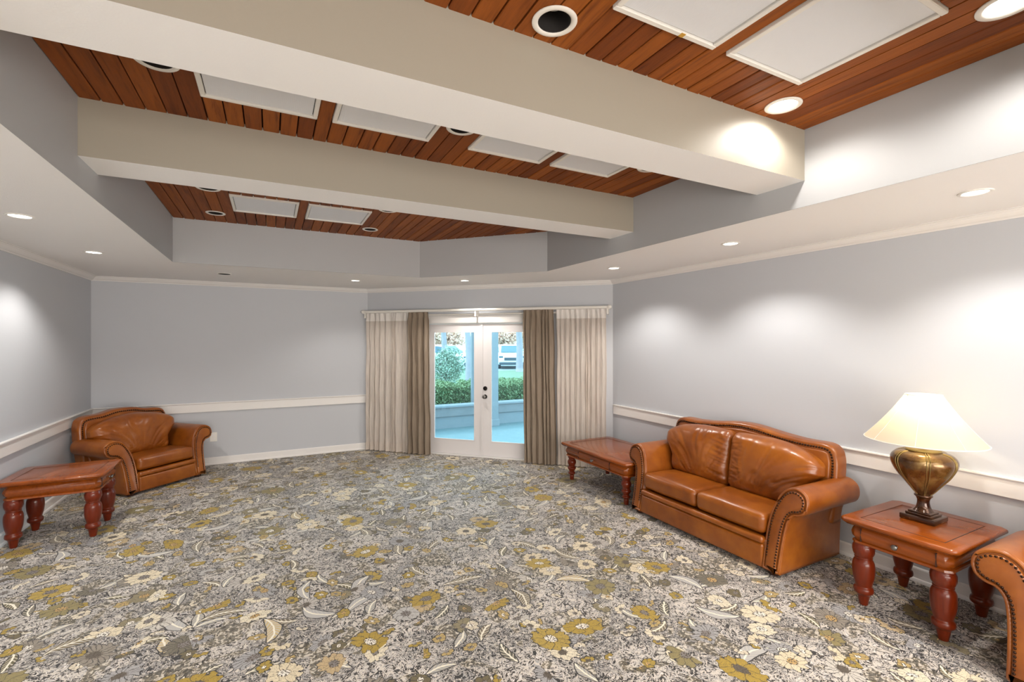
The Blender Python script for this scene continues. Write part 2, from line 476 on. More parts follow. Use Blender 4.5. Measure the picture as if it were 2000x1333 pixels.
def slab(poly, y0, y1, r, to3, seg=4, back=True):
    """extrude CCW 2D poly (a,b) from y0 (front) to y1 with rounded rims; to3(a,b,y)->xyz"""
    rings = []
    for k in range(seg + 1):
        t = math.pi / 2 * k / seg
        rings.append((offset2(poly, r * (1 - math.sin(t))), y0 + r * (1 - math.cos(t))))
    for k in range(seg + 1):
        t = math.pi / 2 * (1 - k / seg)
        if back: rings.append((offset2(poly, r * (1 - math.sin(t))), y1 - r * (1 - math.cos(t))))
    if not back: rings.append((poly, y1))
    n = len(poly); V = []; F = []
    for P, y in rings: V += [to3(a, b, y) for a, b in P]
    for i in range(len(rings) - 1):
        for k in range(n):
            a = i * n + k; b = i * n + (k + 1) % n
            F.append((a, b, b + n, a + n))
    F.append(list(range(n))[::-1]); F.append([(len(rings) - 1) * n + k for k in range(n)])
    return V, F

# ------------------------------------------------------------------ room dimensions
XL, XR, YB = -1.993, 4.065, 7.61
M2 = (1.36, 7.61); M3 = (4.065, 4.955)
YR = -3.6
ZS, ZT, ZB = 2.507, 2.967, 2.664
RT, RB = .856, .729
e = Vector((M3[0] - M2[0], M3[1] - M2[1])); LW = e.length; e.normalize(); nrm = Vector((-e.y, e.x))   # outward
if nrm.x < 0: nrm = -nrm
def dw(u, v, z=0): p = Vector(M2) + e * u + nrm * v; return (p.x, p.y, z)
room = [(XL, YR), (XR, YR), M3, M2, (XL, YB)]

# floor
struct(mk('floor', *prism([(XL - .15, YR - .15), (XR + .15, YR - .15), dw(LW + .06, .15)[:2], dw(-.06, .15)[:2], (XL - .15, YB + .15)], -.08, 0), M['carpet']))
# walls
T = .14
struct(MB().box(XL - T, XL, YR, YB + T, 0, 3.1).obj('wall_left', M['wall']))
struct(MB().box(XL, M2[0] + .05, YB, YB + T, 0, 3.1).obj('wall_back', M['wall']))
struct(MB().box(XR, XR + T, YR, M3[1] + .05, 0, 3.1).obj('wall_right', M['wall']))
struct(MB().box(XL - T, XR + T, YR - T, YR, 0, 3.1).obj('wall_rear', M['wall']))
DU0, DU1, DZ = 1.00, 2.846, 1.965
def dwbox(mb, u0, u1, v0, v1, z0, z1):
    V = [dw(u, v, z) for u in (u0, u1) for v in (v0, v1) for z in (z0, z1)]
    return mb.add(V, [(0, 2, 3, 1), (4, 5, 7, 6), (0, 1, 5, 4), (2, 6, 7, 3), (0, 4, 6, 2), (1, 3, 7, 5)])
mb = MB(); dwbox(mb, -.02, DU0, 0, T, 0, 3.1); dwbox(mb, DU1, LW + .02, 0, T, 0, 3.1); dwbox(mb, DU0, DU1, 0, T, DZ, 3.1)
struct(mb.obj('wall_corner', M['wall']))

# soffit ceiling with tray opening
tray = [(-.892, YR + .9), (2.857, YR + .9), (2.857, 4.655), (1.695, 5.869), (-.892, 5.869)]
def ring_ceiling():
    bm = bmesh.new()
    outer = [bm.verts.new((x, y, ZS)) for x, y in room]; inner = [bm.verts.new((x, y, ZS)) for x, y in tray]
    for i in range(5):
        j = (i + 1) % 5
        bm.faces.new((outer[i], inner[i], inner[j], outer[j]))
    V = [tuple(v.co) for v in outer + inner]
    bm.free()
    V2 = V
    F = []
    for i in range(5):
        j = (i + 1) % 5
        F.append((i, 5 + i, 5 + j, j))
    return V2, F
ceiling = struct(mk('ceiling', *ring_ceiling(), M['ceil']))
# tray sides
cx = sum(p[0] for p in tray) / 5; cy = sum(p[1] for p in tray) / 5
mb = MB()
big = [(-.892 - .08, YR + .82), (2.857 + .08, YR + .82), (2.857 + .08, 4.655 + .035), (1.695 + .035, 5.869 + .08), (-.892 - .08, 5.869 + .08)]
for i in range(5):
    j = (i + 1) % 5
    V = [(*tray[i], ZS + .001), (*tray[j], ZS + .001), (*big[j], ZS + .001), (*big[i], ZS + .001), (*tray[i], ZT + .128), (*tray[j], ZT + .128), (*big[j], ZT + .128), (*big[i], ZT + .128)]
    mb.add(V, [(0, 1, 2, 3), (0, 4, 5, 1), (2, 6, 7, 3), (4, 7, 6, 5), (0, 3, 7, 4), (1, 5, 6, 2)])
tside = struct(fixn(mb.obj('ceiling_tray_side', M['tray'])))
# roof over everything
struct(mk('roof', *prism([(XL - .2, YR - .2), (XR + .2, YR - .2), dw(LW + .1, .2)[:2], dw(-.1, .2)[:2], (XL - .2, YB + .2)], 3.10, 3.2), M['ceil']))
# beams
beams = []
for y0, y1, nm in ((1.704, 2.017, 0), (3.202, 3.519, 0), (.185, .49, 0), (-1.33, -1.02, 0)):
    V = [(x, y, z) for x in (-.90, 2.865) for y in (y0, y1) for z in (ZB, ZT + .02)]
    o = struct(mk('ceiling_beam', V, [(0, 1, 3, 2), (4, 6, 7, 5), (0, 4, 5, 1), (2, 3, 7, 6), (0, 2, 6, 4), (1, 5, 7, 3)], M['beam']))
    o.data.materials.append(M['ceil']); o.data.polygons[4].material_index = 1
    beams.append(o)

# planked tray ceiling: backing + planks (cut out round the light panels)
back = struct(MB().box(-.95, 2.9, YR + .85, 5.95, ZT + .100, ZT + .125).obj('ceiling_backing', M['cavity']))
segs = [(-.892, -.32, 6), (-.32, .235, 6), (.235, .315, 1), (.315, .885, 6), (.885, 1.15, 3), (1.15, 1.695, 6), (1.695, 1.78, 1), (1.78, 2.305, 6), (2.305, 2.857, 6)]
planks = []
for si, (a, b, n) in enumerate(segs):
    for k in range(n): planks.append((a + (b - a) * k / n, a + (b - a) * (k + 1) / n, {1: 0, 3: 1, 5: 2, 7: 3}.get(si)))
bays = [(.49, 1.704, {2: (.83, 1.405), 3: (.83, 1.405)}), (2.017, 3.202, {0: (2.295, 2.872), 1: (2.295, 2.872), 2: (2.295, 2.872), 3: (2.295, 2.872)}),
        (3.519, 5.869, {0: (4.715, 5.272), 1: (4.715, 5.272)}), (-1.02, .185, {})]
wood_lights = [(1.0, 1.575), (2.45, 1.575), (2.465, .716), (-.46, 2.615), (1.01, 2.62), (2.46, 2.585), (-.46, 4.60), (1.01, 4.575), (-.484, 5.473), (1.006, 5.473)]
rng = random.Random(3)
def tray_y(x):
    return 5.869 if x < 1.695 else 5.869 + (x - 1.695) * (4.655 - 5.869) / (2.857 - 1.695)
def cross(x0, x1, zz):
    g_ = .0032; c = .004
    return [(x0 + g_, zz + .02), (x0 + g_, zz + c), (x0 + g_ + c, zz), (x1 - g_ - c, zz), (x1 - g_, zz + c), (x1 - g_, zz + .02)]
for y0, y1, holes in bays:
    for x0, x1, pi in planks:
        parts = [(y0, y1)]
        if pi in holes: h = holes[pi]; parts = [(y0, h[0] - .004), (h[1] + .004, y1)]
        for a, b in parts:
            yb0 = min(b, tray_y(x0)) if b > 5 else b
            yb1 = min(b, tray_y(x1)) if b > 5 else b
            if b > 4 and x1 > 1.695: yb0 = min(b, tray_y(x0)); yb1 = min(b, tray_y(x1))
            zz = ZT + rng.uniform(-.0015, .0015)
            hits = [(lx, ly) for lx, ly in wood_lights if x0 - .078 < lx < x1 + .078 and a < ly < yb0]
            if hits:      # plank cut round the can light, in stub pieces either side of the hole
                q0, q1 = x0 + .0032, x1 - .0032; NS = 8; hr = .078; mb = MB()
                xs_ = [q0 + (q1 - q0) * i / NS for i in range(NS + 1)]
                hits.sort(key=lambda h_: h_[1]); start = [(q0, a), (q1, a)]
                for lx, ly in hits:
                    hh = lambda x: math.sqrt(max(0, hr * hr - (x - lx) ** 2))
                    mb.add(*prism(start + [(x, ly - hh(x)) for x in xs_[::-1]], zz, zz + .02))
                    start = [(x, ly + hh(x)) for x in xs_]
                mb.add(*prism(start + [(q1, yb1), (q0, yb0)], zz, zz + .02))
                o_ = mb.obj('plank', M['plank'], back)
                continue
            cs = cross(x0, x1, zz); n = len(cs)
            V = [(px, a, pz) for px, pz in cs]
            V += [(px, yb0 + (yb1 - yb0) * (px - x0) / (x1 - x0), pz) for px, pz in cs]
            F = [(i, (i + 1) % n, (i + 1) % n + n, i + n) for i in range(n)] + [list(range(n))[::-1], [i + n for i in range(n)]]
            mk('plank', V, F, M['plank'], back)

# light panels (off)
def panel(x0, x1, y0, y1, label):
    t = empty('ceiling_light_panel', ((x0 + x1) / 2, (y0 + y1) / 2, ZT), 0, label, 'ceiling light', 'unlit diffuser panels in the planked ceiling')
    hx, hy = (x1 - x0) / 2, (y1 - y0) / 2; w = .024
    mb = MB()
    for (a, b, c, d) in ((-hx, hx, -hy, -hy + w), (-hx, hx, hy - w, hy), (-hx, -hx + w, -hy + w, hy - w), (hx - w, hx, -hy + w, hy - w)):
        mb.add(*bevelbox(a, b, c, d, -.014, .018, .003, 1))
    mb.obj('frame', M['white'], t)
    mb = MB(); w2 = w + .004
    for (a, b, c, d) in ((-hx + w, hx - w, -hy + w, -hy + w2), (-hx + w, hx - w, hy - w2, hy - w), (-hx + w, -hx + w2, -hy + w2, hy - w2), (hx - w2, hx - w, -hy + w2, hy - w2)):
        mb.box(a, b, c, d, .002, .016)
    mb.obj('shadow_gap', M['cavity'], t)
    MB().box(-hx + w2, hx - w2, -hy + w2, hy - w2, -.004, .012).obj('diffuser', M['diff'], t)
    return t
pn1 = panel(1.15, 1.695, .83, 1.405, 'large unlit white diffuser panel at the top edge, cut off beside the dark round can light')
MB().box(.065, .088, .262, .284, -.0155, -.0135).obj('tape_scrap', G('amber_tape').set((.55, .30, .04), .6), pn1)
panel(1.78, 2.305, .83, 1.405, 'large unlit white diffuser panel nearest the lit can light on the near planked ceiling')
for (a, b), d in zip(((-.32, .235), (.315, .885), (1.15, 1.695), (1.78, 2.305)),
                     ('first from the left', 'second from the left', 'third from the left', 'fourth from the left, smallest looking')):
    panel(a, b, 2.295, 2.872, 'white diffuser panel between the two ceiling beams, ' + d)
panel(-.32, .235, 4.715, 5.272, 'left of the two white panels in the farthest ceiling bay')
panel(.315, .885, 4.715, 5.272, 'right of the two white panels in the farthest ceiling bay')

# ------------------------------------------------------------------ recessed lights
def can_mesh():
    m = {}
    ring = []
    prof = [(.090, 0), (.090, -.004), (.086, -.007), (.072, -.007), (.066, -.003), (.065, 0)]
    seg = 36; V = []; F = []
    for r, z in prof:
        for k in range(seg):
            a = 2 * math.pi * k / seg; V.append((r * math.cos(a), r * math.sin(a), z))
    for i in range(len(prof) - 1):
        for k in range(seg):
            a = i * seg + k; b = i * seg + (k + 1) % seg; F.append((b, a, a + seg, b + seg))
    return V, F
CV = can_mesh()
def disc(r, z, seg=32, up=False):
    V = [(r * math.cos(2 * math.pi * k / seg), r * math.sin(2 * math.pi * k / seg), z) for k in range(seg)]
    return V, [list(range(seg)) if up else list(range(seg))[::-1]]
def downlight(x, y, z, on, label, power=0, size=.82, cone=130, group=None, col=(1, .95, .88)):
    t = empty('recessed_downlight', (x, y, z), 0, label, 'downlight', group)
    t.scale = (size,) * 3
    mk('trim_ring', *CV, M['white'], t, True, sharp=40)
    if on:
        mk('lens', *disc(.0655, -.002), M['lens_on'], t)
        d = bpy.data.lights.new('downlight_lamp', 'SPOT'); d.energy = power; d.spot_size = R(cone); d.spot_blend = .55
        d.shadow_soft_size = .04; d.color = col
        o = bpy.data.objects.new('downlight_lamp', d); C.objects.link(o); o.location = (x, y, z - .02)
    else:
        # shallow dark can with a frosted lamp at its back
        seg = 28; V = []; F = []; dz = 1 if z > 2.8 else .02
        for r, zz in ((.065, -.003), (.062, .0), (.060, .085), (.05, .088)):
            for k in range(seg):
                a = 2 * math.pi * k / seg; V.append((r * math.cos(a), r * math.sin(a), zz * dz - (0 if dz == 1 else .002)))
        for i in range(3):
            for k in range(seg):
                a = i * seg + k; b = i * seg + (k + 1) % seg; F.append((a, b, b + seg, a + seg))
        F.append([3 * seg + k for k in range(seg)])
        mk('can', V, F, M['cavity'], t, True, sharp=40)
        t['kind'] = 'thing'
        if dz != 1: mk('dark_aperture', *disc(.078, -.0074), M['cavity'], t)
        if dz == 1: mk('lamp_lens', *xf(sphere((0, 0, 0), .046, 20, 10, (1, 1, .5)), Matrix.Translation((.0, .0, .078))), M['lens_off'], t, True)
    return t
SG = 'lit recessed downlights in the white soffit'
PW = 46
downlight(-1.44, 4.15, ZS, True, 'lit downlight in the left soffit, nearest of the pair above the left wall', PW, .82, group=SG)
downlight(-1.433, 5.546, ZS, True, 'lit downlight in the left soffit above the brown armchair, farther of the pair', PW, .82, group=SG)
downlight(-.494, 6.60, ZS, False, 'dark unlit recessed downlight in the back soffit', 0, .82)
downlight(1.011, 6.55, ZS, True, 'lit downlight in the back soffit left of the curtained door', PW * .55, .75, group=SG)
downlight(2.314, 5.88, ZS, True, 'lit downlight in the soffit straight above the glass doors', PW, .75, group=SG)
downlight(3.39, 4.114, ZS, True, 'lit downlight in the right soffit above the low coffee table, farthest one', PW, .82, group=SG)
downlight(3.394, 2.631, ZS, True, 'lit downlight in the right soffit above the loveseat, middle one', PW, .82, group=SG)
downlight(3.407, 1.115, ZS, True, 'lit downlight in the right soffit nearest the camera, above the lamp', PW, .82, group=SG)
for y_ in (-.35, -1.85): 
    d = bpy.data.lights.new('downlight_lamp', 'SPOT'); d.energy = PW; d.spot_size = R(130); d.spot_blend = .55; d.shadow_soft_size = .04; d.color = (1, .95, .88)
    o = bpy.data.objects.new('downlight_lamp', d); C.objects.link(o); o.location = (3.4, y_, ZS - .02)
for y_ in (2.75, 1.3, -.2):
    d = bpy.data.lights.new('downlight_lamp', 'SPOT'); d.energy = PW; d.spot_size = R(130); d.spot_blend = .55; d.shadow_soft_size = .04; d.color = (1, .95, .88)
    o = bpy.data.objects.new('downlight_lamp', d); C.objects.link(o); o.location = (-1.44, y_, ZS - .02)
WL = ZT - .001
wl_info = [(True, 'lit round downlight among the planks at the near beam corner'), None]
downlight(1.0, 1.575, WL, False, 'large dark unlit can light with white ring in the near planked ceiling', size=1.0)
downlight(2.45, 1.575, WL, True, 'bright lit can light in the planks at the corner of the near beam', 17, 1.0, 162)
downlight(2.465, .716, WL, True, 'lit can light at the top right corner of the photo, among orange planks', 17, 1.0, 162)
downlight(-.46, 2.615, WL, False, 'half hidden dark can light left of the panels between the two beams', size=1.0)
downlight(1.01, 2.62, WL, False, 'half hidden dark can light between the second and third panels of the middle bay', size=1.0)
downlight(2.46, 2.585, WL, False, 'barely showing can light rim right of the fourth panel, behind the near beam', size=1.0)
downlight(-.46, 4.60, WL, False, 'can light rim just peeking below the far beam, left of the far panels', size=1.0)
downlight(1.01, 4.575, WL, False, 'can light rim just peeking below the far beam, right of the far panels', size=1.0)
downlight(-.484, 5.473, WL, False, 'small dark can light with white ring left of the far panels', size=.95)
downlight(1.006, 5.473, WL, False, 'small dark can light with white ring right of the far panels', size=.95)

# ------------------------------------------------------------------ mouldings following the walls
path = [(XL, YR), (XL, YB), M2, M3, (XR, YR)]
def sweep(name, pts, prof, mat):     # prof: (inward distance, z), polygon
    n = len(pts); V = []; F = []; m = len(prof)
    P = [Vector(p) for p in pts]
    for i, p in enumerate(P):
        d1 = (P[i] - P[i - 1]).normalized() if i else (P[1] - P[0]).normalized()
        d2 = (P[i + 1] - P[i]).normalized() if i < n - 1 else d1
        n1 = Vector((d1.y, -d1.x)); n2 = Vector((d2.y, -d2.x)); mm = (n1 + n2).normalized(); k = mm.dot(n1)
        for a, z in prof: q = p + mm * a / k; V.append((q.x, q.y, z))
    for i in range(n - 1):
        for k in range(m): F.append((i * m + k, i * m + (k + 1) % m, (i + 1) * m + (k + 1) % m, (i + 1) * m + k))
    F.append(list(range(m))[::-1]); F.append([(n - 1) * m + k for k in range(m)])
    o = mk(name, V, F, mat); fixn(o); return struct(o)
crown = [(-.01, ZS + .004), (-.01, 2.452), (.010, 2.452), (.013, 2.460), (.018, 2.462), (.030, 2.468), (.042, 2.479), (.052, 2.492), (.056, 2.494), (.060, 2.500), (.074, 2.502), (.074, ZS + .004)]
sweep('trim_1', path, crown, M['trim'])
rail = [(-.008, RB), (.016, RB), (.018, RB + .003), (.018, RT - .018), (.028, RT - .014), (.030, RT - .008), (.028, RT), (-.008, RT)]
sweep('trim_2', [(XL, YR), (XL, YB), (M2[0] + e.x * .04, M2[1] + e.y * .04)][:2] + [(M2[0] - .02, YB)], rail, M['trim'])
sweep('trim_3', [(XR, M3[1] - .03), (XR, YR)], rail, M['trim'])
base = [(-.008, 0), (.026, 0), (.026, .012), (.022, .022), (.015, .026), (.015, .088), (.012, .096), (.006, .100), (-.008, .100)]
sweep('baseboard_left', [(XL, YR), (XL, YB), (M2[0] - .012, YB)], base, M['trim'])
sweep('baseboard_right', [(XR, M3[1] - .02), (XR, YR)], base, M['trim'])
sweep('baseboard_back', [dw(.02, 0)[:2], dw(DU0 - .1, 0)[:2]], base, M['trim'])
sweep('baseboard_corner', [dw(DU1 + .1, 0)[:2], dw(LW - .04, 0)[:2]], base, M['trim'])

# door casing + doors
mb = MB(); w = .085
dwbox(mb, DU0 - w, DU0, -.018, .0, 0, DZ + w); dwbox(mb, DU1, DU1 + w, -.018, .0, 0, DZ + w); dwbox(mb, DU0, DU1, -.018, 0, DZ, DZ + w)
dwbox(mb, DU0 - w - .01, DU1 + w + .01, -.026, 0, DZ + w, DZ + w + .02)
dwbox(mb, DU0, DU0 + .012, 0, T, 0, DZ); dwbox(mb, DU1 - .012, DU1, 0, T, 0, DZ); dwbox(mb, DU0, DU1, 0, T, DZ - .012, DZ)
dwbox(mb, DU0, DU1, 0, T + .03, 0, .018)
struct(mb.obj('trim_4', M['trim']))
def leaf(n, u0, u1):
    st = .121; z0, z1 = .022, DZ - .016; gb, gt = .225, 1.835; v0, v1 = .03, .07
    mb = MB()
    for a, b, c, d in ((u0, u0 + st, z0, z1), (u1 - st, u1, z0, z1), (u0 + st, u1 - st, z0, gb), (u0 + st, u1 - st, gt, z1)): dwbox(mb, a, b, v0, v1, c, d)
    # glazing bead
    a, b = u0 + st, u1 - st; q = .012
    for r_ in ((a, a + q, gb, gt), (b - q, b, gb, gt), (a, b, gb, gb + q), (a, b, gt - q, gt)): dwbox(mb, r_[0], r_[1], v0 - .004, v0 + .02, r_[2], r_[3])
    d_ = struct(mb.obj('door_%d' % n, M['doorw']))
    mb = MB(); dwbox(mb, a, b, .048, .052, gb, gt); mb.obj('pane', M['glass'], d_)
    return d_
mid = 1.923
dL = leaf(1, DU0 + .014, mid - .003); dR = leaf(2, mid + .003, DU1 - .014)
mb = MB(); dwbox(mb, mid - .022, mid + .006, .014, .030, .022, DZ - .016)
mb.obj('astragal', M['doorw'], dL)
def on_door(VF):       # local x along u, y = -outward(to room), z up
    T_ = Matrix(((e.x, nrm.x, 0, 0), (e.y, nrm.y, 0, 0), (0, 0, 1, 0), (0, 0, 0, 1)))
    return T_
def knobset(u, z, name, kn):
    rosette = lathe([(.001, 0), (.030, 0), (.032, .004), (.030, .010), (.022, .013), (.001, .0135)], 24)
    Tm = Matrix.Translation(dw(u, .03, z)) @ on_door(None) @ Matrix.Rotation(R(90), 4, 'X')
    mb = MB().add(*xf(rosette, Tm))
    o = mb.obj(name, M['iron'], dR, True, sharp=40)
    if kn:
        k = lathe([(.001, .012), (.011, .013), (.011, .030), (.022, .036), (.028, .048), (.026, .060), (.016, .067), (.001, .069)], 24)
        mk('knob_ball', *xf(k, Tm), M['pewter'], o, True)
    else:
        k = MB().add(*xf(bevelbox(-.004, .004, -.014, .014, .012, .026, .002), Tm)).obj('thumb_turn', M['iron'], o)
knobset(mid + .040, 1.005, 'deadbolt', False)
knobset(mid + .040, .885, 'door_knob', True)

# outlet
o = empty('wall_outlet', (-.697, YB - .002, .377), 0, 'white double socket plate on the back wall right of the armchair', 'outlet')
mk('cover_plate', *bevelbox(-.042, .042, -.006, .002, -.062, .062, .003), M['white'], o)
for z in (-.022, .022):
    mk('socket', *xf(lathe([(.001, 0), (.017, 0), (.017, .002), (.001, .0022)], 20), Matrix.Translation((0, -.006, z)) @ Matrix.Rotation(R(90), 4, 'X')), M['trim'], o)

# ------------------------------------------------------------------ curtains
ROD_V = -.115; ROD_Z = 2.145
rod = empty('curtain_rod', dw(0, 0, 0), 0, 'long white curtain rod spanning the glass doors and both curtain pairs', 'curtain rod')
def w2l(o, V):
    inv = Matrix.Translation(o.location) @ Matrix.Rotation(o.rotation_euler.z, 4, 'Z'); inv = inv.inverted(); return [tuple(inv @ Vector(v)) for v in V]
p0, p1 = dw(.0, ROD_V, ROD_Z), dw(LW - .035, ROD_V, ROD_Z)
V, F = tube([p0, p1], .019, 16); mk('rod', w2l(rod, V), F, M['white'], rod, True, sharp=40)
for p in (p0, p1):
    V, F = sphere(p, .032, 16, 10, (1, 1, .9)); mk('finial', w2l(rod, V), F, M['white'], rod, True)
V, F = tube([dw(.04, -.05, 2.085), dw(LW - .05, -.05, 2.085)], .012, 10); mk('inner_rod', w2l(rod, V), F, M['white'], rod, True, sharp=40)
for u in (.03, mid - .06, LW - .06):
    mb = MB(); dwbox(mb, u - .012, u + .012, ROD_V, 0, 2.05, 2.14); mk('bracket', w2l(rod, mb.V), mb.F, M['white'], rod)

def curtain(name, u0, u1, folds, amp, v, mat, label, seed, z1=2.125, z0=.012, flare=(0, 0), band=None, hem=None, group=None, irregular=.75, depthcap=None, back=None):
    rg = random.Random(seed)
    o = empty(name, dw((u0 + u1) / 2, v, 0), 0, label, 'curtain', group)
    N = folds * 12; NZ = 34
    # irregular fold phase and strength
    wts = [1 + rg.uniform(-irregular, irregular) for _ in range(folds)]; tot = sum(wts)
    amps = [amp * (1 + rg.uniform(-.45, .35)) for _ in range(folds + 1)]
    cum = [0]
    for w_ in wts: cum.append(cum[-1] + w_ / tot)
    V = []; UV = []
    for j in range(NZ + 1):
        t = j / NZ; z = z1 + (z0 - z1) * t
        zt = t
        for i in range(N + 1):
            f = i / 12; k = min(int(f), folds - 1); fr = f - k
            s = cum[k] + (cum[k + 1] - cum[k]) * fr
            A = amps[k] * (1 - fr) + amps[k + 1] * fr
            pinch = min(1, max(0, (z1 - z) / .10))
            prof = math.sin(2 * math.pi * fr)
            prof = prof * (1 - .35 * prof * prof)          # fuller folds
            top = (abs(math.sin(math.pi * fr)) ** 6) * .9
            vv = v - (A * (.25 + .75 * pinch) * prof * (1 + .25 * zt)) * (1) + (1 - pinch) * .012 * top
            vv += .006 * math.sin(9 * z + k)
            uu = u0 + flare[0] * zt + (u1 + flare[1] * zt - u0 - flare[0] * zt) * s
            uu += A * .35 * math.sin(4 * math.pi * fr) * pinch + .004 * math.sin(5 * z + 2 * k)
            if depthcap is not None: vv = min(vv, depthcap)
            V.append(dw(uu, vv, z)); UV.append((s * (u1 - u0), z))
    F = [(j * (N + 1) + i, j * (N + 1) + i + 1, (j + 1) * (N + 1) + i + 1, (j + 1) * (N + 1) + i) for j in range(NZ) for i in range(N)]
    L = w2l(o, V)
    mk('panel', L, F, mat, o, True, uv=UV)
    if band:      # header tape / hem band : the same folds, a hair in front
        for nm, a, b in (('header_band', 0, 2), ('hem_band', NZ - 2, NZ)):
            if nm == 'hem_band' and not hem: continue
            V2 = []; U2 = []
            for j in range(a, b + 1):
                for i in range(N + 1):
                    V2.append(tuple(Vector(L[j * (N + 1) + i]) - Vector((nrm.x, nrm.y, 0)) * .003)); U2.append(UV[j * (N + 1) + i])
            m = b - a
            F2 = [(j * (N + 1) + i, j * (N + 1) + i + 1, (j + 1) * (N + 1) + i + 1, (j + 1) * (N + 1) + i) for j in range(m) for i in range(N)]
            mk(nm, V2, F2, M['sheer_band'] if nm == 'header_band' else mat, o, True, uv=U2)
    return o
curtain('sheer_curtain', .05, .80, 10, .030, -.098, M['sheer'], 'sheer cream curtain left of the glass doors, in fine folds', 3, flare=(-.01, .0), band=True, hem=True)
curtain('sheer_curtain', 3.045, LW - .075, 11, .028, -.098, M['sheer'], 'sheer cream curtain right of the glass doors beside the low table', 5, flare=(.01, .0), band=True, hem=True)
curtain('drape', .79, 1.12, 4, .050, -.120, M['drape'], 'opaque taupe drape bunched at the left edge of the glass doors', 11, flare=(0, .03))
curtain('drape', 2.585, 3.01, 7, .040, -.120, M['drape'], 'opaque taupe drape bunched at the right edge of the glass doors', 14, flare=(.02, .04))

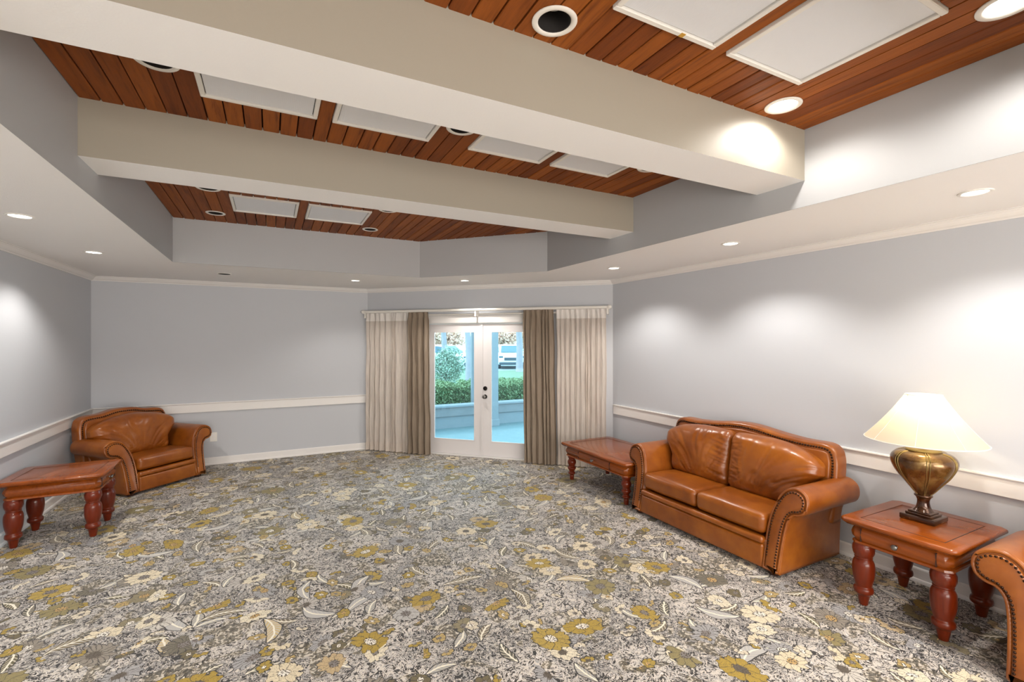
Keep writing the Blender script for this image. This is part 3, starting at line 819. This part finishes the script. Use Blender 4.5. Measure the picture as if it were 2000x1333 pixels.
# ------------------------------------------------------------------ leather seating
arm_ctrl = [(.0, .03), (.0, .25), (.012, .40), (.045, .52), (.095, .61), (.165, .648), (.235, .643), (.290, .605), (.305, .545), (.285, .490), (.240, .462),
            (.196, .452), (.165, .415), (.150, .350), (.142, .27), (.136, .15), (.134, .03)]
arm_poly = smooth_prof(arm_ctrl, 4)     # inner bottom -> over the roll -> outer bottom
arm_poly_ccw = [(a, b) for a, b in arm_poly][::-1]
def nail_line(pts, sp, r=.0075):
    V = []; F = []; mb = MB(); acc = 0; last = None
    for i in range(len(pts) - 1):
        a, b = Vector(pts[i]), Vector(pts[i + 1]); L = (b - a).length
        while acc <= L:
            p = a + (b - a) * (acc / L) if L > 0 else a
            mb.add(*sphere(tuple(p), r, 6, 4)); acc += sp
        acc -= L
    return mb
def seating(name, W, ncush, label, cat, depth=.80, roll=.84, bshift=0.0):
    """local: x across, front is -y. W = width between outer body faces"""
    t = empty(name, (0, 0, 0), 0, label, cat)
    yf = -depth / 2; yb = depth / 2
    hw = W / 2; inner = hw - .134
    L = M['leather']
    mk('base_frame', *bevelbox(-inner - .02, inner + .02, yf + .035, yb - .03, .03, .24, .012, 3), L, t, True)
    V, F = rbox(inner + .004, .022, .086, .018, 10, (0, .010, 0)); mk('front_panel', *xf((V, F), Matrix.Translation((0, yf + .030, .114))), L, t, True)
    V, F = rbox(inner + .004, .030, .026, .022, 10, (0, .004, 0)); mk('seat_deck', *xf((V, F), Matrix.Translation((0, yf + .034, .228))), L, t, True)
    # seat cushions
    cw = 2 * inner / ncush
    for k in range(ncush):
        cx_ = -inner + cw * (k + .5)
        def wr(q, s, k=k):
            n_ = noise.noise(Vector((q.x * 5 + k * 7, q.y * 5, 3.1))) * .005
            return q + Vector((0, 0, n_ + .006 * s[1] * -1))
        V, F = rbox(cw / 2 - .003, .285, .074, .042, 20, (0, .012, .016), wr)
        o_ = mk('seat_cushion', *xf((V, F), Matrix.Translation((cx_, yf + .03 + .285, .332))), L, t, True)
    # back
    bw = hw + (.048 if ncush == 2 else .02); bt = .925
    half = [(bw - .02, .30), (bw, .55), (bw + .004, .72), (bw - .004, .80), (bw - .032, .862), (bw - .10, .893)]
    if ncush == 2: half += [(bw * .66, .893), (bw * .42, .908), (bw * .18, .934), (0, .942)]
    else: half += [(bw * .50, .905), (bw * .24, .935), (0, .943)]
    full = half + [(-x, z) for x, z in half[:-1][::-1]]
    cur = smooth_prof(full, 5)            # right side up, over, down left
    poly = cur                           # CCW seen from the front (-y)?
    lean = lambda z: .10 * max(0, z - .3)
    to3 = lambda a, b, y: (a + bshift, y + lean(b) - .02, b)
    mk('backrest', *slab(poly, yb - .185, yb - .045, .030, to3, 5), L, t, True)
    inn = offset2(poly, .036)
    mk('back_panel', *slab(offset2(poly, .056), yb - .193, yb - .16, .016, to3, 3), L, t, True)
    # nails on the back, above the arms
    pts = [to3(a, b, yb - .187) for a, b in inn if b > .62]
    nm = nail_line(pts, .0215, .009).obj('nailhead_trim', M['nail'], t, True); nm['kind'] = 'stuff'
    # back cushions
    sw = 2 * (inner + .03) / ncush
    for k in range(ncush):
        cx_ = -(inner + .03) + sw * (k + .5)
        def wr(q, s, k=k, sgn=(1 if ncush == 1 else (1 if k == 1 else -1))):
            x_, z_ = s[0], s[2]
            # widen upwards (over the arms), round the outer upper corner
            out = max(0, x_ * sgn) if ncush == 2 else abs(x_)
            q = Vector(q)
            if z_ > -.3:
                q.x += (sgn if ncush == 2 else (1 if x_ > 0 else -1)) * out * .105 * min(1, (z_ + .3) / .6)
            q.z -= .085 * out ** 3 * max(0, z_) ** 1.5
            q.z += .030 * (1 - out) * max(0, z_)
            if q.y < 0:
                fade = max(0, 1 - max(abs(x_), abs(z_)) ** 6)
                # creases fan out from the lower middle and from the centre seam
                cx0 = -.25 * sgn if ncush == 2 else 0
                ang = math.atan2(x_ - cx0, z_ + 1.5) * 9
                rad = math.hypot(x_ - cx0, z_ + 1.5)
                cr = noise.noise(Vector((ang * 1.05 + k * 5, rad * .8, 4.2)))
                cr2 = noise.noise(Vector((ang * .5 + k * 3, rad * .6, 9.2)))
                sag = noise.noise(Vector((x_ * 1.6 + k * 9, z_ * 1.4, 1.7)))
                seam = math.exp(-((x_ * sgn + .85) / .28) ** 2) if ncush == 2 else 0
                cr3 = noise.noise(Vector((x_ * 2 - z_ * 7 * sgn, z_ * 7 + x_ * 2, 2.2 + k)))
                crease = max(0, 1 - abs(cr) * 5)
                q.y += fade * (.016 * sag + .013 * crease * (.35 + max(0, cr2)) * 1.4 + .016 * seam * max(0, 1 - abs(cr3) * 3.5))
            return q
        V, F = rbox(sw / 2 - .001, .085, .232, .064, 40, (0, .060, .012), wr)
        Tm = Matrix.Translation((cx_ + bshift * .9, yb - .278, .612)) @ Matrix.Rotation(R(-9), 4, 'X')
        mk('back_cushion', *xf((V, F), Tm), L, t, True)
    # arms
    for s in (1, -1):
        to = lambda a, b, y, s=s: (s * (inner + (a if a < .134 else .134 + (a - .134) * roll)), y + (.20 * (b - .05) if y < 0 else 0), b)
        P = arm_poly_ccw
        V, F = slab(P, yf + .012, yb - (.03 if ncush == 2 else .10), .015, to, 4)
        arm = fixn(mk('armrest', V, F, L, t, True))
        Pi = offset2(P, .028)
        V, F = slab(Pi, yf - .004, yf + .03, .012, to, 3)
        fixn(mk('arm_front', V, F, L, arm, True))
        rim = [to(a, b, yf + .012) for a, b in offset2(P, .012)]
        mk('piping', *tube(rim, .0095, 8, True), L, arm, True)
        pts = [to(a, b, yf - .004) for a, b in offset2(P, .034)]
        pts = [p for p in pts if p[2] > .075]
        nm = nail_line(pts, .0205, .0072).obj('nailhead_trim', M['nail'], arm, True); nm['kind'] = 'stuff'
    for sx in (1, -1):
        for y_ in (yf + .06, yb - .10):
            V, F = lathe([(.030, 0), (.036, .006), (.040, .03), (.036, .055), (.03, .055)], 16)
            mk('foot', *xf((V, F), Matrix.Translation((sx * (hw - .07), y_, 0))), M['groove'], t, True)
    return t
love = seating('loveseat', 1.53, 2, 'brown leather loveseat with nailhead trim and two seat cushions on the right wall', 'sofa')
love.location = (3.60, 2.857, 0); love.rotation_euler = (0, 0, R(-90))
chair = seating('armchair', .92, 1, 'wide brown leather armchair with nailhead trim in the back left corner', 'armchair', .75, .95, -.09)
chair.scale = (1, 1, .955)
chair.location = (-1.310, 6.98, 0); chair.rotation_euler = (0, 0, R(45))
ch2 = seating('armchair', .92, 1, 'brown leather armchair cut off at the bottom right, only its rolled arm showing', 'armchair', .75, .95)
ch2.scale = (1, 1, .955)
ch2.location = (3.585, .485, 0); ch2.rotation_euler = (0, 0, R(-90))

# ------------------------------------------------------------------ tables
def leg_profile(h, R0, carved=False):
    if carved:
        p = [(.42, 0), (.46, .01), (.52, .16), (.50, .20), (.80, .25), (.84, .29), (.60, .33), (.66, .37), (.92, .45), (.98, .50), (.72, .56), (.78, .60), (1.0, .70), (.95, .78), (.72, .84), (.80, .88), (.95, .94), (.95, 1)]
    else:
        p = [(.36, 0), (.40, .01), (.53, .13), (.60, .165), (.68, .18), (.86, .205), (.90, .24), (.86, .275), (.74, .30), (.76, .33), (.92, .43), (.99, .53), (1.0, .60), (.96, .67), (.84, .72), (.74, .745),
             (.80, .755), (.80, .768), (.76, .775), (.90, .82), (.98, .88), (.95, .94), (.88, .97), (.86, 1.0)]
    return [(r * R0, z * h) for r, z in smooth_prof(p, 3)]
def table(name, sx, sy, H, R0, label, drawers, legin, carved=False, ap=.12, cat='table'):
    """local: drawer face on -x side; sx depth, sy width"""
    t = empty(name, (0, 0, 0), 0, label, cat)
    top = .028; hx, hy = sx / 2, sy / 2
    # top: slab with clipped corners and ogee edge
    c = .028
    def octo(d, cc): 
        a, b = hx - d, hy - d
        return [(-a + cc, -b), (a - cc, -b), (a, -b + cc), (a, b - cc), (a - cc, b), (-a + cc, b), (-a, b - cc), (-a, -b + cc)]
    rings = [(.030, H - top - .012), (.016, H - top - .010), (.006, H - top), (.0, H - top + .006), (.0, H - .010), (.004, H - .003), (.010, H)]
    V = []; F = []
    for d, z in rings: V += [(x, y, z) for x, y in octo(d, c)]
    for i in range(len(rings) - 1):
        for k in range(8): F.append((i * 8 + k, i * 8 + (k + 1) % 8, (i + 1) * 8 + (k + 1) % 8, (i + 1) * 8 + k))
    F.append(list(range(8))[::-1]); F.append([(len(rings) - 1) * 8 + k for k in range(8)])
    tp = mk('tabletop', V, F, M['cherry'], t, sharp=50, smooth=True)
    mb = MB(); a, b = hx - .085, hy - .085; q = .0022
    for r_ in ((-a, a, -b, -b + 2 * q), (-a, a, b - 2 * q, b), (-a, -a + 2 * q, -b, b), (a - 2 * q, a, -b, b)): mb.box(r_[0], r_[1], r_[2], r_[3], H - .001, H + .0006)
    mb.obj('inlay_line', M['groove'], tp)
    # apron: bulging profile
    z1 = H - top - .010; z0 = z1 - ap
    pr = [(.060, z1), (.058, z1 - .012), (.046, z1 - .030), (.040, z1 - .055), (.044, z1 - .080), (.056, z1 - .098), (.046, z1 - .104), (.044, z1 - ap + .004), (.050, z1 - ap)]
    V = []; F = []
    for d, z in pr: V += [(x, y, z) for x, y in octo(d, .030)]
    for i in range(len(pr) - 1):
        for k in range(8): F.append((i * 8 + (k + 1) % 8, i * 8 + k, (i + 1) * 8 + k, (i + 1) * 8 + (k + 1) % 8))
    F.append([(len(pr) - 1) * 8 + k for k in range(8)][::-1])
    apr = mk('apron', V, F, M['cherry'], t, smooth=True, sharp=40)
    # drawers on the -x face
    xs = -hx
    for (y0, y1) in drawers:
        cs = [(d - .0035, z) for d, z in pr[1:6]]
        V = []; F = []
        for y_ in (y0, y1): V += [(xs + d, y_, z) for d, z in cs] + [(xs + d + .02, y_, z) for d, z in cs[::-1]]
        n = len(cs) * 2
        for k in range(n): F.append((k, (k + 1) % n, (k + 1) % n + n, k + n))
        F += [list(range(n))[::-1], [k + n for k in range(n)]]
        d_ = fixn(mk('drawer', V, F, M['cherry'], t, smooth=True, sharp=40))
        for y_ in (y0, y1):
            MB().box(xs + .0375, xs + .055, y_ - .002, y_ + .002, z1 - .098, z1 - .02).obj('drawer_gap', M['groove'], d_)
        kn = lathe([(.001, 0), (.011, 0), (.010, .003), (.006, .007), (.008, .012), (.015, .016), (.017, .022), (.013, .028), (.001, .030)], 20)
        mk('knob', *xf(kn, Matrix.Translation((xs + .037, (y0 + y1) / 2, z1 - .058)) @ Matrix.Rotation(R(-90), 4, 'Y')), M['pewter'], d_, True)
    for px in (-1, 1):
        for py in (-1, 1):
            def rib(a, r, z, h=z0): return 1 + (.025 * math.sin(a * 12 + z * 160) if .80 * h < z < .95 * h else 0)
            V, F = lathe(leg_profile(z0 + .004, R0, carved), 40, rib=rib)
            mk('leg', *xf((V, F), Matrix.Translation((px * (hx - legin), py * (hy - legin), 0))), M['cherry_leg'], t, True)
    return t
lt = table('end_table', .70, .60, .555, .061, 'cherry wood end table under the lit lamp, between loveseat and near armchair', [(-.19, .19)], .098)
lt.location = (3.655, 1.452, 0)
lt2 = copy_tree(lt); lt2.location = (-1.625, 5.50, 0); lt2.rotation_euler = (0, 0, R(180))
lt2['label'] = 'empty cherry wood end table against the left wall in front of the armchair'
ct = table('coffee_table', .76, 1.20, .45, .052, 'low long cherry wood table between the right curtain and the loveseat', [(-.30, .27)], .105, True)
ct.location = (3.56, 4.285, 0)

# ------------------------------------------------------------------ lamp
LX, LY, LZ = 3.715, 1.465, .5556
lamp = empty('table_lamp', (LX, LY, LZ), 0, 'lit table lamp with cream coolie shade and bronze urn body on the end table', 'lamp')
mb = MB(); mb.add(*bevelbox(-.092, .092, -.092, .092, 0, .034, .006)); mb.add(*bevelbox(-.070, .070, -.070, .070, .034, .048, .004)); mb.add(*bevelbox(-.060, .060, -.060, .060, .048, .058, .004))
mb.obj('plinth', M['foot'], lamp, True, 35)
V, F = lathe(smooth_prof([(.056, .056), (.050, .064), (.038, .082), (.032, .110), (.033, .130), (.040, .146), (.047, .152), (.046, .160), (.040, .164)], 4), 32)
mk('stem', V, F, M['foot'], lamp, True)
def lobes(a, r, z): return 1 + .045 * abs(math.cos(a * 3)) ** .6 - .02
V, F = lathe(smooth_prof([(.036, .162), (.058, .190), (.095, .240), (.132, .290), (.157, .340), (.165, .375), (.158, .405), (.134, .428), (.094, .440), (.090, .446)], 5), 72, rib=lobes)
mk('urn_body', V, F, M['bronze'], lamp, True)
pr = smooth_prof([(.037, .166), (.058, .190), (.095, .240), (.132, .290), (.157, .340), (.165, .375), (.158, .405), (.134, .428), (.096, .440)], 3)
for k in range(6):
    a = math.pi / 6 + k * math.pi / 3 
    for da in (-.05, .05):
        pth = [((r * .985 + .003) * math.cos(a + da * min(1, .05 / max(r, .02) + .6)), (r * .985 + .003) * math.sin(a + da), z) for r, z in pr]
        mk('rib', *tube(pth, .0032, 6), M['rib'], lamp, True)
V, F = lathe([(.090, .440), (.094, .446), (.090, .454), (.070, .458), (.02, .460), (.012, .47), (.012, .52), (.02, .53), (.02, .56), (.004, .57)], 32); mk('collar', V, F, M['rib'], lamp, True, sharp=40)
# shade: 8 gores, open top and bottom
zb_, zt_ = 1.062 - LZ, 1.355 - LZ; rb_, rt_ = .305, .092
V = []; F = []; seg = 64
for (r, z) in ((rb_, zb_), (rb_ - .004, zb_), (rt_ - .004, zt_), (rt_, zt_)):
    for k in range(seg):
        a = 2 * math.pi * k / seg; V.append((r * math.cos(a), r * math.sin(a), z))
NSH = 1
Vs = []; Fs = []
for i in range(13):
    t_ = i / 12; r = rb_ + (rt_ - rb_) * t_; z = zb_ + (zt_ - zb_) * t_; r -= .012 * math.sin(math.pi * t_)
    for k in range(seg): a = 2 * math.pi * k / seg; Vs.append((r * math.cos(a), r * math.sin(a), z))
for i in range(12):
    for k in range(seg): Fs.append((i * seg + k, i * seg + (k + 1) % seg, (i + 1) * seg + (k + 1) % seg, (i + 1) * seg + k))
shade = mk('lamp_shade', Vs, Fs, M['shade'], lamp, True)
for r, z in ((rb_, zb_), (rt_, zt_)):
    mk('shade_rim', *tube([(r * math.cos(2 * math.pi * k / 48), r * math.sin(2 * math.pi * k / 48), z) for k in range(48)], .003, 6, True), M['sheer_band'], shade, True)
for k in range(8):
    a = k * math.pi / 4 + .25
    pth = [((rb_ + (rt_ - rb_) * t_ - .012 * math.sin(math.pi * t_) + .0008) * math.cos(a), (rb_ + (rt_ - rb_) * t_ - .012 * math.sin(math.pi * t_) + .0008) * math.sin(a), zb_ + (zt_ - zb_) * t_) for t_ in [i / 8 for i in range(9)]]
    mk('seam', *tube(pth, .0013, 5), M['sheer_band'], shade, True)
mk('bulb', *sphere((0, 0, .62), .028, 16, 12, (1, 1, 1.25)), M['bulb'], lamp, True)
pl = bpy.data.lights.new('lamp_light', 'POINT'); pl.energy = 2.4; pl.color = (1, .80, .52); pl.shadow_soft_size = .04
po = bpy.data.objects.new('lamp_light', pl); C.objects.link(po); po.location = (LX, LY, LZ + .69)

# ------------------------------------------------------------------ outside
def pm(name, c1, c2, sc=6, rough=.8):
    g = G(name); g.set(g.mix(g.noise(g.coord(), sc, 4), (*c1, 1), (*c2, 1)), rough); return g.m
M['conc'] = pm('porch_concrete', (.125, .175, .18), (.15, .20, .205), 3)
M['lawn'] = pm('lawn_grass', (.11, .17, .09), (.16, .21, .125), 1.2)
M['asph'] = pm('parking_asphalt', (.22, .24, .24), (.26, .28, .28), 2)
M['stucco'] = pm('porch_wall_stucco', (.21, .22, .23), (.25, .26, .27), 4)
M['fascia'] = pm('porch_rail_wood', (.19, .18, .185), (.25, .24, .24), 5)
M['leafg'] = pm('hedge_leaf', (.08, .17, .07), (.34, .40, .20), 9)
M['leafl'] = pm('shrub_leaf', (.20, .29, .21), (.33, .42, .33), 6)
M['blossom'] = pm('pale_tree_leaf', (.75, .36, .26), (.85, .72, .55), 1.2)
M['bark'] = pm('pale_bark', (.25, .22, .25), (.36, .32, .34), 4)
M['car'] = G('car_white').set((.80, .83, .85), .2, coat=.8)
M['cglass'] = G('car_glass').set((.06, .12, .16), .08)
M['tyre'] = G('tyre_rubber').set((.03, .04, .05), .7)
M['cblk'] = G('car_black_trim').set((.06, .08, .10), .35)
M['alloy'] = G('alloy_wheel').set((.5, .52, .55), .3, .8)
GZ = -.12
def gpoly(name, pts, z0, z1, m): return struct(mk(name, *prism(pts, z0, z1), m))
gpoly('ground', [(-30, YB + .4), (60, -20), (60, 90), (-30, 90)], GZ - .4, GZ - .12, M['lawn'])
gpoly('porch_floor', [(-6, YB + .35), (.9, YB + .35), dw(.0, .2)[:2], dw(LW + .2, .2)[:2], (4.6, 3.0), (9, 3.0), (9, 9.45), (-6, 9.45)], GZ - .15, GZ, M['conc'])
pw = struct(MB().box(-6, 9, 9.28, 9.46, GZ, .13).obj('porch_wall', M['stucco']))
MB().box(-6, 9, 9.25, 9.50, .13, .315).obj('fascia_board', M['fascia'], pw)
MB().box(-6, 9, 9.22, 9.53, .315, .35).obj('cap', M['stucco'], pw)
def column(x, y, r, lab):
    c = empty('porch_column', (x, y, GZ), 0, lab, 'column')
    mk('shaft', *bevelbox(-r, r, -r, r, .0, 2.85, .008, 2), M['stucco'], c)
    mk('plinth', *bevelbox(-r - .02, r + .02, -r - .02, r + .02, 0, .14, .008, 2), M['stucco'], c)
    mk('capital', *bevelbox(-r - .03, r + .03, -r - .03, r + .03, 2.75, 2.85, .008, 2), M['stucco'], c)
column(4.26, 9.13, .075, 'pale square porch column seen through the right door')
column(3.975, 9.62, .036, 'thin pale post seen at the right edge of the left door pane')
bmx = struct(MB().box(-6, 9, 9.05, 9.7, 2.73, 2.95).obj('porch_beam', M['stucco']))

def leaves(rg, n, fn, s):
    V = []; F = []
    for _ in range(n):
        p = Vector(fn(rg)); a = Vector((rg.uniform(-1, 1), rg.uniform(-1, 1), rg.uniform(-1, 1))).normalized()
        b = a.cross(Vector((rg.uniform(-1, 1), rg.uniform(-1, 1), rg.uniform(-1, 1)))).normalized(); k = s * rg.uniform(.6, 1.4); i = len(V)
        V += [p - a * k, p + b * k * .45, p + a * k, p - b * k * .45]; F.append((i, i + 1, i + 2, i + 3))
    return V, F
rg = random.Random(5)
def hedge(x0, x1, label):
    w_ = x1 - x0 - .12
    h = empty('hedge', ((x0 + x1) / 2, 10.35, GZ - .12), 0, label, 'hedge')
    def hf(r_):
        x = r_.uniform(-w_ / 2, w_ / 2); t = r_.random()
        top = .93 + .10 * noise.noise(Vector(((x + x0) * 2.2, 1, 3))) + .05 * noise.noise(Vector((x * 7, 1, 9)))
        if t < .4: return (x, r_.uniform(-.5, .5), top + r_.uniform(-.10, .05))
        return (x, -.5 + abs(r_.gauss(0, .10)) + .10 * noise.noise(Vector((x * 4, t * 5, 2))), .35 + (top - .35) * r_.random() ** .8)
    lf = mk('foliage', *leaves(rg, int(7500 * w_), hf, .028), M['leafg'], h); lf['kind'] = 'stuff'
    mb = MB(); 
    V, F = bevelbox(-w_ / 2 + .04, w_ / 2 - .04, -.36, .4, .25, .80, .08, 2); mb.add(V, F)
    mb.obj('inner_growth', M['leafg'], h)
    mb = MB()
    for k in range(int(w_ * 9)):
        x = -w_ / 2 + k / 9 + rg.uniform(-.04, .04)
        mb.add(*tube([(x, -.30, 0), (x + rg.uniform(-.06, .06), -.38, .3), (x + rg.uniform(-.12, .12), -.44, .62)], .010, 5))
    mb.obj('stems', M['bark'], h)
hedge(2.4, 4.25, 'clipped green hedge behind the porch wall, seen through the left door pane')
hedge(4.25, 6.4, 'clipped green hedge behind the porch wall, seen through the right door pane')
def shrub(x, y, h_, r, label):
    s = empty('shrub', (x, y, GZ - .12), 0, label, 'shrub')
    def sf(r_):
        d = Vector((r_.gauss(0, 1), r_.gauss(0, 1), r_.gauss(0, 1))).normalized() * r_.uniform(.45, 1)
        k = 1 + .35 * noise.noise(d * 2.2)
        return (d.x * r * k, d.y * r * k, h_ * .55 + d.z * h_ * .48 * k)
    lf = mk('foliage', *leaves(rg, 4200, sf, .05), M['leafl'], s); lf['kind'] = 'stuff'
    mb = MB()
    for k in range(9):
        a = k * .7; mb.add(*tube([(0, 0, 0), (.1 * math.cos(a), .1 * math.sin(a), h_ * .3), (r * .55 * math.cos(a), r * .55 * math.sin(a), h_ * .75)], .016, 5))
    mb.obj('stems', M['bark'], s)
shrub(6.35, 18.0, 1.65, .72, 'loose pale green shrub on the lawn in front of the left car')
def tree(x, y, h_, tr, label, cr=2.6, crown=True, n=1500, lean=0):
    t = empty('tree', (x, y, GZ - .12), 0, label, 'tree')
    pth = [(0, 0, 0), (.02 + lean * .3, 0, h_ * .3), (-.05 + lean * .7, .05, h_ * .6), (lean, 0, h_)]
    mk('trunk', *tube(smooth_prof(pth, 4), lambda q: tr * (1.15 - .5 * q), 12), M['bark'], t, True)
    mb = MB()
    for k in range(7):
        a = k * 2.4 + x; z = h_ * (.5 + .07 * k); L = cr * .8
        mb.add(*tube([(lean * .7, 0, z), (lean * .7 + L * .5 * math.cos(a), L * .5 * math.sin(a), z + .5), (lean + L * math.cos(a), L * math.sin(a), z + 1.3)], lambda q: tr * .35 * (1.1 - q * .8), 6))
    mb.obj('branches', M['bark'], t, True)
    def cf(r_):
        d = Vector((r_.gauss(0, 1), r_.gauss(0, 1), r_.gauss(0, 1))).normalized() * r_.uniform(.3, 1) ** .5
        k = 1 + .4 * noise.noise(d * 2 + Vector((x, y, 0)))
        return (lean + d.x * cr * k, d.y * cr * k, h_ + .4 + d.z * cr * .75 * k)
    lf = mk('crown', *leaves(rg, n, cf, .16), M['blossom'], t); lf['kind'] = 'stuff'
tree(6.43, 16.0, 5.2, .115, 'pale straight tree trunk seen in the left pane beside the thin post', 2.4)
tree(8.25, 24.0, 5.6, .15, 'faint pale tree trunk behind the loose shrub', 2.8)
tree(13.9, 26.0, 5.6, .20, 'pale tree trunk in front of the right car', 2.8)
k = 0
for x, y, lab in ((9.2, 37.5, 'rosy brown tree behind the left car'), (13.7, 39, 'cream and rust tree behind the gap between the cars'), (18.2, 38, 'bare branched rosy tree behind the right car'), (22.8, 40, 'cream tree beyond the right car')):
    tree(x, y, 1.9, .12, lab, 1.6, n=4200, lean=.3 * (-1) ** k); k += 1

def suv(x, y, rz, label):
    c = empty('car', (x, y, GZ - .12), rz, label, 'car')
    # local: length along x, front +x
    side = [(-2.25, .42), (-2.30, .75), (-2.22, 1.02), (2.10, 1.02)]
    low = [(-2.28, .34), (2.22, .30), (2.34, .42), (2.36, .66), (2.30, .88), (2.10, 1.0), (1.15, 1.10), (-2.1, 1.10), (-2.30, .98), (-2.34, .6)]
    to = lambda a, b, y_: (a, y_, b)
    fixn(mk('body', *slab(low, -.92, .92, .10, to, 4), M['car'], c, True))
    cab = [(-2.15, 1.06), (1.15, 1.06), (.35, 1.60), (.05, 1.66), (-1.5, 1.67), (-1.85, 1.60)]
    fixn(mk('cabin', *slab(cab, -.80, .80, .14, to, 4), M['car'], c, True))
    for s in (-1, 1):
        a = MB()
        for q in ([(.95, 1.12), (.30, 1.54), (-.35, 1.57), (-.35, 1.12)], [(-.43, 1.12), (-.43, 1.57), (-1.25, 1.56), (-1.25, 1.12)], [(-1.33, 1.12), (-1.33, 1.56), (-1.66, 1.52), (-1.92, 1.14)]):
            V = [(px, s * .795, pz) for px, pz in q] + [(px, s * .812, pz) for px, pz in q]
            mk('side_window', V, [(0, 1, 2, 3), (7, 6, 5, 4), (0, 4, 5, 1), (1, 5, 6, 2), (2, 6, 7, 3), (3, 7, 4, 0)], M['cglass'], c)
    V = [(1.10, -.66, 1.12), (1.10, .66, 1.12), (.42, .58, 1.57), (.42, -.58, 1.57)]; V += [(a + .03, b, d + .02) for a, b, d in V]
    mk('windscreen', V, [(0, 1, 2, 3), (7, 6, 5, 4), (0, 4, 5, 1), (1, 5, 6, 2), (2, 6, 7, 3), (3, 7, 4, 0)], M['cglass'], c)
    for wx in (-1.42, 1.45):
        for s in (-1, 1):
            w_ = empty('wheel', (wx, s * .82, .34)); w_.parent = c; w_.rotation_euler = (R(90), 0, 0)
            mk('tyre', *xf(lathe([(.20, -.11), (.33, -.11), (.345, -.08), (.345, .08), (.33, .11), (.20, .11)], 24), Matrix()), M['tyre'], w_, True, sharp=40)
            mk('rim', *lathe([(.01, -.10), (.19, -.112), (.21, -.10), (.21, .10), (.19, .112), (.01, .10)], 20), M['alloy'], w_, True, sharp=40)
    mk('grille', *bevelbox(2.28, 2.385, -.52, .52, .60, .80, .01), M['cblk'], c)
    mk('bumper', *bevelbox(2.2, 2.40, -.86, .86, .30, .48, .03), M['cblk'], c)
    for s in (-1, 1):
        mk('headlight', *bevelbox(2.10, 2.34, s * .74 - .14, s * .74 + .14, .78, .90, .02), M['cglass'], c)
        mk('mirror', *bevelbox(.82, 1.0, s * .98 - .10, s * .98 + .10, 1.08, 1.22, .03), M['car'], c)
    mk('sill', *bevelbox(-1.0, 1.05, -.93, .93, .28, .40, .02), M['cblk'], c)
suv(10.9, 31.5, R(-58), 'white car parked behind the pale shrub, seen through the left door')
suv(15.4, 30.4, R(-112), 'white car with dark grille parked beyond the lawn, seen through the right door')
gpoly('parking_road', [(2, 27.5), (40, 26.5), (40, 36), (2, 36)], GZ - .121, GZ - .11, M['asph'])
